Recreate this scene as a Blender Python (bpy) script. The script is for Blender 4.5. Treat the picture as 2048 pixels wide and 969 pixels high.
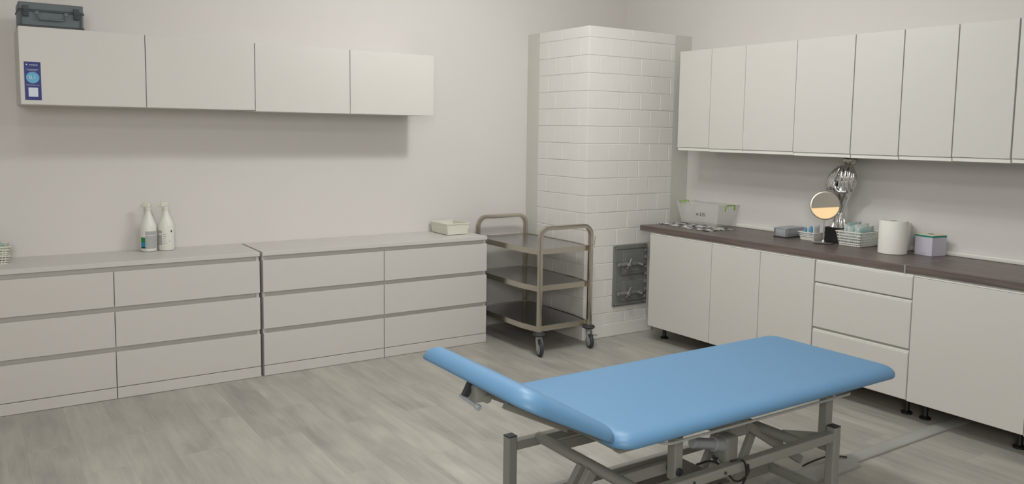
import bpy, bmesh, math, random
from mathutils import Vector, Matrix
random.seed(7)
S = bpy.context.scene
C = S.collection
for o in list(bpy.data.objects): bpy.data.objects.remove(o)

# ------------------------------------------------------------------ camera
cam_d = bpy.data.cameras.new('camera'); cam = bpy.data.objects.new('camera', cam_d); C.objects.link(cam)
cam_d.sensor_width = 36; cam_d.lens = 1622.877/2048*36; cam_d.shift_y = -65.9156/2048
cam_d.clip_start = 0.05
_r = Vector((0.83175014, -0.5549584, 0.01459014)); _u = Vector((0.04106253, 0.08770985, 0.99529938)); _f = Vector((0.55362945, 0.82724129, -0.09574067))
M = Matrix((_r, _u, -_f)).transposed().to_4x4(); M.translation = Vector((-4.7278, -5.3399, 1.5308))
cam.matrix_world = M
S.camera = cam
CAM = Vector((-4.7278, -5.3399, 1.5308))

# ------------------------------------------------------------------ light
S.view_settings.view_transform = 'Standard'; S.view_settings.look = 'None'
S.view_settings.gamma = 1; S.view_settings.use_curve_mapping = False
S.view_settings.exposure = 0.0
w = bpy.data.worlds.new('world'); S.world = w; w.use_nodes = True
w.node_tree.nodes['Background'].inputs[0].default_value = (.8, .85, .9, 1)
w.node_tree.nodes['Background'].inputs[1].default_value = 0.02
def area(name, loc, target, sx, sy, power, col):
    d = bpy.data.lights.new(name, 'AREA'); d.shape = 'RECTANGLE'; d.size = sx; d.size_y = sy; d.energy = power; d.color = col
    o = bpy.data.objects.new(name, d); C.objects.link(o); o.location = loc
    v = Vector(target)-Vector(loc); o.rotation_euler = v.to_track_quat('-Z', 'Y').to_euler()
    return o
def bulb(name, loc, power, r, col):
    d = bpy.data.lights.new(name, 'POINT'); d.energy = power; d.shadow_soft_size = r; d.color = col
    o = bpy.data.objects.new(name, d); C.objects.link(o); o.location = loc
WH = (1, .995, .99)
area('ceiling_light', (-2.2, -2.45, 3.05), (-2.2, -2.45, 0), .4, .4, 15, WH)
area('ceiling_light', (-4.6, -2.45, 3.05), (-4.6, -2.45, 0), .4, .4, 6, WH)
area('hanging_lamp_light', (-3.3, -3.6, 2.55), (-3.3, -3.6, 0), .5, .5, 17, WH)
bulb('pendant_light', (-2.1, -1.7, 2.6), 20, .07, WH)
bulb('pendant_light', (-2.1, -1.95, 2.82), 19, .07, WH)
area('camera_side_light', (-5.3, -6.3, 2.2), (-2, 0, 1.6), .8, .8, 52, WH)  # area light added behind the camera, fitted to the tones; no door there

# ------------------------------------------------------------------ materials
def lin(c):
    return tuple(((v/255)/12.92 if v/255 <= .04045 else ((v/255+.055)/1.055)**2.4) for v in c)
def mat(name, rgb, rough=.5, metal=0, noise=0.03, nscale=40, bump=0, spec=.5, bscale=200, emit=0, alpha=1, trans=0, coat=0):
    m = bpy.data.materials.new(name); m.use_nodes = True
    nt = m.node_tree; b = nt.nodes['Principled BSDF']
    c = lin(rgb)
    b.inputs['Roughness'].default_value = rough; b.inputs['Metallic'].default_value = metal
    b.inputs['Specular IOR Level'].default_value = spec
    b.inputs['Coat Weight'].default_value = coat
    tc = nt.nodes.new('ShaderNodeTexCoord')
    n = nt.nodes.new('ShaderNodeTexNoise'); n.inputs['Scale'].default_value = nscale; n.inputs['Detail'].default_value = 4
    nt.links.new(tc.outputs['Object'], n.inputs['Vector'])
    mx = nt.nodes.new('ShaderNodeMix'); mx.data_type = 'RGBA'
    mx.inputs[6].default_value = tuple(v*(1-noise) for v in c)+(1,)
    mx.inputs[7].default_value = tuple(min(1, v*(1+noise)) for v in c)+(1,)
    nt.links.new(n.outputs['Fac'], mx.inputs[0]); nt.links.new(mx.outputs[2], b.inputs['Base Color'])
    if bump:
        n2 = nt.nodes.new('ShaderNodeTexNoise'); n2.inputs['Scale'].default_value = bscale
        nt.links.new(tc.outputs['Object'], n2.inputs['Vector'])
        bp = nt.nodes.new('ShaderNodeBump'); bp.inputs['Strength'].default_value = bump; bp.inputs['Distance'].default_value = .002
        nt.links.new(n2.outputs['Fac'], bp.inputs['Height']); nt.links.new(bp.outputs[0], b.inputs['Normal'])
    if emit:
        b.inputs['Emission Color'].default_value = c+(1,); b.inputs['Emission Strength'].default_value = emit
    if trans: b.inputs['Transmission Weight'].default_value = trans
    if alpha < 1: b.inputs['Alpha'].default_value = alpha
    return m
MT = {}
MT['wall'] = mat('wall_paint', (222, 219, 215), .85, noise=.015, nscale=3, bump=.15, bscale=60, spec=.2)
MT['ceil'] = mat('ceiling_paint', (232, 230, 226), .9)
MT['white'] = mat('white_laminate', (213, 211, 205), .42, noise=.01, nscale=8, bump=.05, bscale=25)
MT['chest'] = mat('white_foil', (211, 208, 203), .38, noise=.01, nscale=8)
MT['carc'] = mat('carcass_white', (212, 210, 204), .5)
MT['tile'] = mat('white_glazed_tile', (230, 228, 223), .25, noise=.015, nscale=5, bump=.15, bscale=14, spec=.5)
MT['grout'] = mat('white_grout', (208, 206, 201), .8)
MT['strip'] = mat('cream_painted_strip', (208, 207, 199), .5, noise=.01)
MT['steel'] = mat('stainless_steel', (196, 190, 178), .22, 1, noise=.05, nscale=60)
MT['sheet'] = mat('stainless_sheet', (168, 168, 170), .18, 1, noise=.04, nscale=10)
MT['chrome'] = mat('polished_chrome', (215, 215, 215), .13, 1, noise=.01)
MT['iron'] = mat('grey_painted_iron', (132, 134, 132), .42, .15, noise=.12, nscale=30, bump=.3, bscale=120)
MT['ironl'] = mat('bare_iron_latch', (142, 143, 139), .4, .2, noise=.1)
MT['blue'] = mat('sky_blue_vinyl', (100, 146, 184), .42, noise=.012, nscale=30, bump=.06, bscale=500, spec=.5)
MT['frame'] = mat('grey_powder_coat', (148, 149, 142), .45, .1, noise=.03)
MT['board'] = mat('grey_under_board', (120, 116, 110), .7)
MT['black'] = mat('black_plastic', (22, 22, 24), .45, noise=.1)
MT['rubber'] = mat('dark_grey_rubber', (52, 54, 58), .6, noise=.1)
MT['castor'] = mat('light_grey_castor_hub', (150, 152, 152), .5)
MT['plastic'] = mat('white_plastic', (232, 232, 224), .35, noise=.01)
MT['cream'] = mat('cream_plastic', (226, 226, 212), .4, noise=.01)
MT['paper'] = mat('white_tissue_paper', (236, 235, 228), .9, noise=.02, bump=.6, bscale=90)
MT['duct'] = mat('grey_pvc_duct', (166, 168, 163), .45, noise=.03)
MT['silver'] = mat('brushed_silver', (176, 182, 186), .38, .3, noise=.06, nscale=80)
MT['dark'] = mat('charcoal_plastic', (52, 56, 58), .5)
MT['case'] = mat('slate_grey_case_plastic', (96, 108, 112), .5, noise=.05)
MT['cased'] = mat('dark_slate_plastic', (62, 70, 74), .5, noise=.05)
MT['navy'] = mat('navy_sticker', (24, 40, 118), .4, noise=.02)
MT['sky'] = mat('light_blue_print', (96, 176, 214), .4)
MT['print'] = mat('white_print', (220, 226, 240), .5)
MT['green'] = mat('lime_green_plastic', (142, 184, 40), .4)
MT['teal'] = mat('teal_green_tape', (24, 140, 112), .5)
MT['lgreen'] = mat('green_label', (28, 140, 74), .5)
MT['lblue'] = mat('blue_label', (40, 140, 180), .5)
MT['greylab'] = mat('grey_label', (176, 178, 178), .5, noise=.06, nscale=300)
MT['lilac'] = mat('pale_lilac_carton', (206, 204, 218), .6, noise=.04, nscale=120)
MT['lid'] = mat('cream_carton_lid', (226, 222, 200), .6)
MT['mirror'] = mat('mirror_glass', (240, 240, 238), .01, 1, noise=0)
MT['warm_glow'] = mat('warm_mirror_glow', (255, 222, 172), .8, emit=.74)  # made-up glowing surface, gives the mirror its warm reflection
MT['ink'] = mat('black_ink', (38, 38, 40), .6)
MT['pouchw'] = mat('white_sterile_pouch', (222, 230, 228), .35, noise=.12, nscale=60)
MT['pouchb'] = mat('blue_pouch', (120, 176, 214), .35, noise=.3, nscale=50)
MT['pouchg'] = mat('pale_teal_pouch', (168, 198, 194), .35, noise=.25, nscale=60)
def clear_plastic():
    m = mat('frosted_clear_plastic', (236, 237, 232), .3, noise=0)
    m.node_tree.nodes['Principled BSDF'].inputs['Alpha'].default_value = .22
    return m
MT['clear'] = clear_plastic()

def floor_mat():
    m = bpy.data.materials.new('grey_washed_oak_planks'); m.use_nodes = True
    nt = m.node_tree; N = nt.nodes; L = nt.links; b = N['Principled BSDF']
    tc = N.new('ShaderNodeTexCoord'); sx = N.new('ShaderNodeSeparateXYZ'); L.new(tc.outputs['Object'], sx.inputs[0])
    def add(sock, v):
        a = N.new('ShaderNodeMath'); a.operation = 'ADD'; L.new(sock, a.inputs[0]); a.inputs[1].default_value = v; return a.outputs[0]
    def mul(sock, v):
        a = N.new('ShaderNodeMath'); a.operation = 'MULTIPLY'; L.new(sock, a.inputs[0]); a.inputs[1].default_value = v; return a.outputs[0]
    cb = N.new('ShaderNodeCombineXYZ'); L.new(add(sx.outputs[1], 20.05), cb.inputs[0]); L.new(add(sx.outputs[0], 19.965), cb.inputs[1])
    br = N.new('ShaderNodeTexBrick'); L.new(cb.outputs[0], br.inputs['Vector'])
    br.offset = .4; br.offset_frequency = 2; br.inputs['Scale'].default_value = 1; br.inputs['Brick Width'].default_value = 1.0
    br.inputs['Row Height'].default_value = .195; br.inputs['Mortar Size'].default_value = .0008; br.inputs['Bias'].default_value = 0
    br.inputs['Color1'].default_value = (0, 0, 0, 1); br.inputs['Color2'].default_value = (1, 1, 1, 1); br.inputs['Mortar'].default_value = (.35, .35, .35, 1)
    # per-plank shift of the grain
    sh = N.new('ShaderNodeMath'); sh.operation = 'MULTIPLY_ADD'; L.new(br.outputs['Color'], sh.inputs[0]); sh.inputs[1].default_value = 7.0; L.new(mul(sx.outputs[1], 1.5), sh.inputs[2])
    g = N.new('ShaderNodeCombineXYZ'); L.new(mul(sx.outputs[0], 20), g.inputs[0]); L.new(sh.outputs[0], g.inputs[1]); L.new(mul(br.outputs['Color'], 9), g.inputs[2])
    n1 = N.new('ShaderNodeTexNoise'); n1.inputs['Scale'].default_value = 1; n1.inputs['Detail'].default_value = 6; n1.inputs['Roughness'].default_value = .72; n1.inputs['Distortion'].default_value = .5
    L.new(g.outputs[0], n1.inputs['Vector'])
    g2 = N.new('ShaderNodeCombineXYZ'); L.new(mul(sx.outputs[0], 7), g2.inputs[0]); L.new(mul(sh.outputs[0], 1.5), g2.inputs[1])
    n2 = N.new('ShaderNodeTexNoise'); n2.inputs['Scale'].default_value = 1; n2.inputs['Detail'].default_value = 5; n2.inputs['Distortion'].default_value = .4
    L.new(g2.outputs[0], n2.inputs['Vector'])
    r1 = N.new('ShaderNodeValToRGB'); e = r1.color_ramp.elements
    e[0].position = .29; e[0].color = lin((144, 142, 136))+(1,); e[1].position = .69; e[1].color = lin((192, 189, 179))+(1,)
    mid = r1.color_ramp.elements.new(.47); mid.color = lin((169, 166, 158))+(1,)
    a = N.new('ShaderNodeMath'); a.operation = 'MULTIPLY_ADD'; L.new(n1.outputs['Fac'], a.inputs[0]); a.inputs[1].default_value = .5
    L.new(mul(n2.outputs['Fac'], .5), a.inputs[2])
    a2 = N.new('ShaderNodeMath'); a2.operation = 'MULTIPLY_ADD'; L.new(br.outputs['Color'], a2.inputs[0]); a2.inputs[1].default_value = .10; L.new(a.outputs[0], a2.inputs[2])
    L.new(add(a2.outputs[0], -.05), r1.inputs[0])
    mx = N.new('ShaderNodeMix'); mx.data_type = 'RGBA'; mx.blend_type = 'MULTIPLY'; L.new(mul(br.outputs['Fac'], .25), mx.inputs[0]); L.new(r1.outputs[0], mx.inputs[6]); mx.inputs[7].default_value = (.4, .38, .36, 1)
    L.new(mx.outputs[2], b.inputs['Base Color'])
    b.inputs['Roughness'].default_value = .42; b.inputs['Specular IOR Level'].default_value = .4
    bp = N.new('ShaderNodeBump'); bp.inputs['Strength'].default_value = .12; bp.inputs['Distance'].default_value = .001
    L.new(n1.outputs['Fac'], bp.inputs['Height']); L.new(bp.outputs[0], b.inputs['Normal'])
    return m
def wood_mat():
    m = bpy.data.materials.new('brown_grey_worktop'); m.use_nodes = True
    nt = m.node_tree; N = nt.nodes; L = nt.links; b = N['Principled BSDF']
    tc = N.new('ShaderNodeTexCoord'); mp = N.new('ShaderNodeMapping'); mp.inputs['Scale'].default_value = (40, 3, 40)
    L.new(tc.outputs['Object'], mp.inputs[0]); n = N.new('ShaderNodeTexNoise'); n.inputs['Scale'].default_value = 1; n.inputs['Detail'].default_value = 6; n.inputs['Distortion'].default_value = .5
    L.new(mp.outputs[0], n.inputs['Vector']); r = N.new('ShaderNodeValToRGB'); e = r.color_ramp.elements
    e[0].position = .3; e[0].color = lin((90, 80, 75))+(1,); e[1].position = .7; e[1].color = lin((118, 107, 101))+(1,)
    L.new(n.outputs['Fac'], r.inputs[0]); L.new(r.outputs[0], b.inputs['Base Color']); b.inputs['Roughness'].default_value = .36
    return m
def news_mat():
    m = bpy.data.materials.new('newsprint'); m.use_nodes = True
    nt = m.node_tree; N = nt.nodes; L = nt.links; b = N['Principled BSDF']
    tc = N.new('ShaderNodeTexCoord'); mp = N.new('ShaderNodeMapping'); mp.inputs['Scale'].default_value = (26, 15, 1)
    L.new(tc.outputs['Object'], mp.inputs[0]); n = N.new('ShaderNodeTexNoise'); n.inputs['Scale'].default_value = 1; n.inputs['Detail'].default_value = 3
    L.new(mp.outputs[0], n.inputs['Vector']); r = N.new('ShaderNodeValToRGB'); r.color_ramp.interpolation = 'CONSTANT'; e = r.color_ramp.elements
    e[0].position = 0; e[0].color = (.03, .03, .03, 1); e[1].position = .5; e[1].color = (.7, .7, .68, 1)
    L.new(n.outputs['Fac'], r.inputs[0]); L.new(r.outputs[0], b.inputs['Base Color']); b.inputs['Roughness'].default_value = .8
    return m
MT['floor'] = floor_mat(); MT['wood'] = wood_mat(); MT['news'] = news_mat()

# ------------------------------------------------------------------ helpers
def tag(o, label=None, cat=None, group=None, kind=None):
    for k, v in (('label', label), ('category', cat), ('group', group), ('kind', kind)):
        if v: o[k] = v
    return o
def thing(name, label, cat, loc, group=None):
    o = bpy.data.objects.new(name, None); C.objects.link(o); o.location = loc; o.empty_display_size = .1
    return tag(o, label, cat, group)
def origin(p):
    v = Vector((0, 0, 0))
    while p: v += Vector(p.location); p = p.parent
    return v
def obj(name, bm, m, parent=None, smooth=False, label=None):
    """bm in world coordinates; linked as one mesh under parent"""
    me = bpy.data.meshes.new(name)
    if parent: bmesh.ops.translate(bm, verts=bm.verts, vec=-origin(parent))
    bmesh.ops.recalc_face_normals(bm, faces=bm.faces)
    bm.to_mesh(me); bm.free()
    ms = m if isinstance(m, (list, tuple)) else [m]
    for x in ms: me.materials.append(MT[x] if isinstance(x, str) else x)
    o = bpy.data.objects.new(name, me); C.objects.link(o)
    if parent: o.parent = parent
    if smooth:
        for p in me.polygons: p.use_smooth = True
    if smooth == 'auto':
        for p in me.polygons: p.use_smooth = True
        try: me.set_sharp_from_angle(angle=math.radians(38))
        except Exception: pass
    if label: o['label'] = label
    return o
def solo(name, bm, m, label, cat, smooth=False, group=None, kind=None):
    """top-level thing of one mesh, origin at its base centre"""
    xs = [v.co for v in bm.verts]
    c = Vector(((min(v.x for v in xs)+max(v.x for v in xs))/2, (min(v.y for v in xs)+max(v.y for v in xs))/2, min(v.z for v in xs)))
    bmesh.ops.translate(bm, verts=bm.verts, vec=-c)
    o = obj(name, bm, m, None, smooth); o.location = c
    return tag(o, label, cat, group, kind)
def box(bm, x0, x1, y0, y1, z0, z1, bev=0, seg=2, mi=0):
    t = bmesh.new()
    bmesh.ops.create_cube(t, size=1)
    for v in t.verts: v.co = Vector(((x0+x1)/2+v.co.x*abs(x1-x0), (y0+y1)/2+v.co.y*abs(y1-y0), (z0+z1)/2+v.co.z*abs(z1-z0)))
    if bev: bmesh.ops.bevel(t, geom=t.edges[:], offset=bev, segments=seg, affect='EDGES', profile=.5)
    for f in t.faces: f.material_index = mi
    merge(bm, t); return bm
def merge(bm, t):
    me = bpy.data.meshes.new('tmp'); t.to_mesh(me); t.free(); bm.from_mesh(me); bpy.data.meshes.remove(me)
def nb(*a, **k):
    bm = bmesh.new()
    if a: box(bm, *a, **k)
    return bm
def frames(pts):
    pts = [Vector(p) for p in pts]; n = len(pts); T = []
    for i in range(n):
        a = pts[max(0, i-1)]; b = pts[min(n-1, i+1)]; T.append((b-a).normalized())
    up = Vector((0, 0, 1)) if abs(T[0].z) < .9 else Vector((0, 1, 0))
    U = [(up-T[0]*up.dot(T[0])).normalized()]
    for i in range(1, n):
        u = U[-1]-T[i]*U[-1].dot(T[i]); U.append(u.normalized())
    return pts, T, U
def tube(bm, pts, r, seg=12, square=False, rr=None, mi=0):
    """round or square section swept along pts; r may be list"""
    pts, T, U = frames(pts); rings = []
    n0 = len(bm.faces)
    if square:
        hw, hh = (r, r) if not isinstance(r, (tuple, list)) else r
        c = min(hw, hh)*.28
        prof = [(hw, hh-c), (hw-c*.3, hh-c*.3), (hw-c, hh), (-hw+c, hh), (-hw+c*.3, hh-c*.3), (-hw, hh-c), (-hw, -hh+c), (-hw+c*.3, -hh+c*.3), (-hw+c, -hh), (hw-c, -hh), (hw-c*.3, -hh+c*.3), (hw, -hh+c)]
    for i, (p, t, u) in enumerate(zip(pts, T, U)):
        s = t.cross(u)
        if square: ring = [bm.verts.new(p+s*a+u*b) for a, b in prof]
        else:
            R = r[i] if isinstance(r, (list, tuple)) else r
            ring = [bm.verts.new(p+(s*math.cos(2*math.pi*k/seg)+u*math.sin(2*math.pi*k/seg))*R) for k in range(seg)]
        rings.append(ring)
    for a, b in zip(rings, rings[1:]):
        m_ = len(a)
        for k in range(m_): bm.faces.new((a[k], a[(k+1) % m_], b[(k+1) % m_], b[k]))
    bm.faces.new(rings[0][::-1]); bm.faces.new(rings[-1])
    bm.faces.ensure_lookup_table()
    for f in bm.faces[n0:]: f.material_index = mi
    return bm
def smooth(pts, n=6):
    P_ = [Vector(p) for p in pts]; P_ = [P_[0]*2-P_[1]]+P_+[P_[-1]*2-P_[-2]]; out = []
    for i in range(1, len(P_)-2):
        for k in range(n):
            t = k/n; a, b, c, d = P_[i-1:i+3]
            out.append(.5*((2*b)+(c-a)*t+(2*a-5*b+4*c-d)*t*t+(3*b-a-3*c+d)*t**3))
    return out+[P_[-2]]
def lathe(bm, prof, c, axis='z', seg=32, mi=0):
    n0 = len(bm.faces); rings = []
    c = Vector(c)
    for r, h in prof:
        ring = []
        for k in range(seg):
            a = 2*math.pi*k/seg; p = Vector((r*math.cos(a), r*math.sin(a), h))
            if axis == 'x': p = Vector((p.z, p.x, p.y))
            elif axis == 'y': p = Vector((p.x, p.z, p.y))
            elif isinstance(axis, Vector): p = axis.to_track_quat('Z', 'Y') @ p
            ring.append(bm.verts.new(c+p))
        rings.append(ring)
    for a, b in zip(rings, rings[1:]):
        for k in range(seg): bm.faces.new((a[k], a[(k+1) % seg], b[(k+1) % seg], b[k]))
    bm.faces.new(rings[0][::-1]); bm.faces.new(rings[-1])
    bm.faces.ensure_lookup_table()
    for f in bm.faces[n0:]: f.material_index = mi
    return bm
def arc(c, r, a0, a1, u, v, n=8):
    c = Vector(c); u = Vector(u); v = Vector(v)
    return [c+u*r*math.cos(math.radians(a0+(a1-a0)*i/n))+v*r*math.sin(math.radians(a0+(a1-a0)*i/n)) for i in range(n+1)]
def prism(bm, outline, z0, z1, bev=0, mi=0):
    t = bmesh.new(); lo = [t.verts.new((x, y, z0)) for x, y in outline]; hi = [t.verts.new((x, y, z1)) for x, y in outline]
    t.faces.new(lo[::-1]); t.faces.new(hi); n = len(lo)
    for k in range(n): t.faces.new((lo[k], lo[(k+1) % n], hi[(k+1) % n], hi[k]))
    if bev: bmesh.ops.bevel(t, geom=t.edges[:], offset=bev, segments=2, affect='EDGES')
    for f in t.faces: f.material_index = mi
    merge(bm, t); return bm
def text_bm(s, size, origin_, right, up, extr=.0003):
    cu = bpy.data.curves.new('t', 'FONT'); cu.body = s; cu.size = size; cu.extrude = extr; cu.align_x = 'CENTER'; cu.align_y = 'CENTER'
    o = bpy.data.objects.new('t', cu); C.objects.link(o)
    dg = bpy.context.evaluated_depsgraph_get(); dg.update()
    me = bpy.data.meshes.new_from_object(o.evaluated_get(dg))
    bm = bmesh.new(); bm.from_mesh(me); bpy.data.objects.remove(o); bpy.data.meshes.remove(me)
    right = Vector(right).normalized(); up = Vector(up).normalized(); nrm = right.cross(up)
    Mx = Matrix((right, up, nrm)).transposed().to_4x4(); Mx.translation = Vector(origin_)
    bmesh.ops.transform(bm, matrix=Mx, verts=bm.verts)
    return bm

# ------------------------------------------------------------------ room shell
X0, X1, Y0, Y1, H = -6.6, 0.0, -7.5, 0.0, 3.15
def struct(name, bm, m, label=None):
    o = obj(name, bm, m); o['kind'] = 'structure'
    if label: o['label'] = label
    return o
struct('floor', nb(X0-.1, X1+.1, Y0-.1, Y1+.1, -.1, 0), 'floor')
struct('ceiling', nb(X0-.1, X1+.1, Y0-.1, Y1+.1, H, H+.1), 'ceil')
struct('wall_back', nb(X0-.1, X1+.1, 0, .1, 0, H), 'wall')
struct('wall_right', nb(0, .1, Y0-.1, 0, 0, H), 'wall')
struct('wall_left', nb(X0-.1, X0, Y0-.1, 0, 0, H), 'wall')
# wall behind the camera; its opening holds an added warm glowing panel
bm = nb(X0, X1, Y0-.1, Y0, 0, .45)
box(bm, X0, X1, Y0-.1, Y0, 1.75, H); box(bm, X0, -6.4, Y0-.1, Y0, .45, 1.75); box(bm, -4.7, X1, Y0-.1, Y0, .45, 1.75)
struct('wall_front', bm, 'wall')
struct('glow_panel_1', nb(-6.4, -4.7, Y0-.06, Y0-.03, .45, 1.75), 'warm_glow', 'added warm glowing panel behind the camera, there for the mirror to reflect')
# splashback caulk strip along the worktop
bm = nb(-.028, 0, -3.62, -1.30, .8485, .874, bev=.006)
struct('trim_1', bm, 'plastic', 'white sealing strip behind the worktop')

# ------------------------------------------------------------------ chests of drawers
def chest(x0, x1, label):
    yf = -.4346; t = thing('chest_of_drawers', label, 'chest of drawers', ((x0+x1)/2, yf/2, 0), 'white six-drawer chests along the wall')
    xm = (x0+x1)/2
    bm = nb(x0+.003, x1-.003, yf+.030, -.004, 0.002, .752)            # carcass behind recessed grips
    for a in (x0+.002, x1-.020): box(bm, a, a+.018, yf+.020, -.004, .002, .751)
    obj('carcass', bm, 'carc', t)
    obj('top_panel', nb(x0, x1, yf, -.002, .7505, .776, bev=.0015), 'chest', t)
    for a, b in ((x0+.002, xm-.0022), (xm+.0022, x1-.002)):
        for z0, z1 in ((.068, .268), (.297, .496), (.525, .722)):
            bm = bmesh.new()
            box(bm, a, b, yf, yf+.018, z0, z1, bev=.0012)
            obj('drawer', bm, 'chest', t)
        obj('plinth', nb(a, b, yf-.001, yf+.018, .002, .064, bev=.001), 'chest', t)
    return t
chest(-3.268, -1.655, 'white six-drawer chest standing beside the steel trolley, carrying a white basket')
chest(-4.897, -3.284, 'white six-drawer chest at the left edge, carrying the two spray bottles')

# ------------------------------------------------------------------ wall cabinets on the back wall (four flaps)
xs = [-4.495, -3.8913, -3.2876, -2.6839, -2.078]
labs = ['white wall cabinet with a blue sticker on its door, under the grey case',
        'white wall cabinet second from left above the spray bottles, next to the stickered one',
        'white wall cabinet third from left in the row above the chests',
        'white wall cabinet at the right end of the row above the chests']
cabs = []
for i in range(4):
    a, b = xs[i], xs[i+1]; z0, z1 = (1.633, 2.0335) if i < 2 else (1.627, 2.031)
    t = thing('wall_cabinet', labs[i], 'wall cabinet', ((a+b)/2, -.2, z0), 'white wall cabinets above the chests')
    obj('carcass', nb(a+.0008, b-.0008, -.384, -.001, z0+.001, z1-.001, bev=.001), 'carc', t)
    d = obj('door', nb(a+.002, b-.002, -.404, -.3845, z0, z1, bev=.0012), 'white', t)
    cabs.append((t, d))
# sticker on the first door
d = cabs[0][1]
st = obj('sticker', nb(-4.474, -4.399, -.4050, -.4041, 1.656, 1.853), 'navy', d, label='navy blue sticker with a light blue circle')
x0 = -4.4365; yy = -.4054
bm = bmesh.new(); lathe(bm, [(.030, 0), (.030, .0005)], (x0, yy, 1.772), axis='y', seg=40)
for v in bm.verts: v.co.z = 1.772+(v.co.z-1.772)*.97
# (sub-part limit: these lie flat on the sticker and belong to the door)
obj('sticker_circle', bm, 'sky', d)
obj('sticker_number', text_bm('0,1', .026, (x0, yy-.0006, 1.772), (1, 0, 0), (0, 0, 1)), 'print', d)
obj('sticker_heading', text_bm('medical', .0125, (x0+.004, yy, 1.8375), (1, 0, 0), (0, 0, 1)), 'print', d)
obj('sticker_logo', lathe(bmesh.new(), [(.0035, 0), (.0035, .0004)], (x0-.026, yy, 1.838), axis='y', seg=16), 'print', d)
for xa, xb, za, zb_ in ((-.027, .027, 1.8127, 1.8140), (-.018, .018, 1.8067, 1.8080), (-.030, .030, 1.7327, 1.7342), (-.021, .022, 1.673, 1.720)):
    obj('sticker_line' if zb_-za < .01 else 'sticker_panel', nb(x0+xa, x0+xb, yy, yy+.0005, za, zb_), 'print', d)

# grey case on top of the first cabinet
t = thing('tool_case', 'slate grey plastic carrying case lying on top of the left wall cabinets', 'case', (-4.335, -.27, 2.0335))
zb = 2.0345
obj('case_base', nb(-4.488, -4.188, -.375, -.15, zb, zb+.085, bev=.006), 'case', t)
obj('case_lid', nb(-4.488, -4.188, -.375, -.15, zb+.088, zb+.128, bev=.006), 'case', t)
obj('rim', nb(-4.492, -4.184, -.380, -.146, zb+.080, zb+.090, bev=.003), 'cased', t)
obj('base_edge', nb(-4.491, -4.185, -.379, -.147, zb, zb+.012, bev=.003), 'cased', t)
for xx in (-4.455, -4.222):
    bm = nb(xx-.014, xx+.014, -.388, -.373, zb+.052, zb+.108, bev=.003)
    for k in range(4): box(bm, xx-.010, xx+.010, -.392, -.386, zb+.056+k*.010, zb+.061+k*.010, bev=.001)
    obj('latch', bm, 'cased', t)
bm = bmesh.new(); tube(bm, [(-4.405, -.376, zb+.075), (-4.40, -.386, zb+.050), (-4.39, -.389, zb+.042), (-4.285, -.389, zb+.042), (-4.275, -.386, zb+.050), (-4.27, -.376, zb+.075)], .005, 8)
box(bm, -4.415, -4.395, -.383, -.373, zb+.066, zb+.084, bev=.002); box(bm, -4.28, -4.26, -.383, -.373, zb+.066, zb+.084, bev=.002)
obj('handle', bm, 'case', t)
obj('end_rib', nb(-4.478, -4.472, -.381, -.374, zb+.012, zb+.08), 'cased', t); obj('end_rib', nb(-4.204, -4.198, -.381, -.374, zb+.012, zb+.08), 'cased', t)

# ------------------------------------------------------------------ tiled stove
SX, SY, SZ = -1.026, -.767, 2.2885
t = thing('tiled_stove', 'tall white tiled corner stove with a grey iron door', 'stove', (SX/2, SY/2, 0))
obj('stove_core', nb(SX+.0035, -.002, SY+.0035, -.002, .001, SZ-.004), 'grout', t)
rows = [2.209]; z = 2.209
for k in range(16): z -= .1268; rows.append(z)
rows.append(.099)
bm = bmesh.new(); g = .0010; J = random.Random(3)
XR, YL = -.172, -.157
def rt(a, b, z0, z1):     # tile on the right-hand face
    box(bm, a+g, b-g, SY+J.uniform(-.0010, .0010), SY+.012, z0+g, z1-g, bev=.0044, seg=2)
def lt(a, b, z0, z1):     # tile on the left-hand face
    box(bm, SX+J.uniform(-.0010, .0010), SX+.012, a+g, b-g, z0+g, z1-g, bev=.0044, seg=2)
def corner(xe, ye, z0, z1):   # corner tile wraps the edge
    def ring(d_, z):
        x, y, c = SX+d_, SY+d_, .003
        return [bm.verts.new((px, py, z)) for px, py in ((x+c, y), (xe-g, y), (xe-g, SY+.012), (SX+.012, SY+.012), (SX+.012, ye-g), (x, ye-g), (x, y+c), (x+c*.3, y+c*.3))]
    rg = [ring(.0035, z0+g), ring(.001, z0+g+.001), ring(0, z0+g+.0035), ring(0, z1-g-.0035), ring(.001, z1-g-.001), ring(.0035, z1-g)]
    for a, b in zip(rg, rg[1:]):
        for k in range(8): bm.faces.new((a[k], a[(k+1) % 8], b[(k+1) % 8], b[k]))
    for r8 in (rg[0], rg[-1]):
        bm.faces.new((r8[0], r8[1], r8[2], r8[3])); bm.faces.new((r8[3], r8[4], r8[5], r8[6])); bm.faces.new((r8[6], r8[7], r8[0], r8[3]))
corner(-.62, -.45, 2.209, SZ); rt(-.62, XR, 2.209, SZ); lt(-.45, YL, 2.209, SZ)
for i in range(len(rows)-1):
    z1, z0 = rows[i], rows[i+1]
    if z1-z0 < .02: continue
    if i % 2 == 0: xs_ = [-.827, -.624, -.420, -.218]; ys_ = [-.675, -.479, -.285]
    else: xs_ = [-.925, -.725, -.524, -.322]; ys_ = [-.576, -.381]
    corner(xs_[0], ys_[0], z0, z1)
    e = xs_+[XR]
    for a, b in zip(e, e[1:]): rt(a, b, z0, z1)
    e = ys_+[YL]
    for a, b in zip(e, e[1:]): lt(a, b, z0, z1)
obj('tiling', bm, 'tile', t)
obj('edge_board', nb(XR+.002, -.001, SY+.003, SY+.02, .001, SZ-.002, bev=.002), 'strip', t, label='plain cream board at the right edge of the stove')
obj('edge_board', nb(SX+.003, SX+.02, YL+.002, -.001, .001, SZ-.002, bev=.002), 'strip', t, label='plain cream board at the left edge of the stove')
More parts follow.
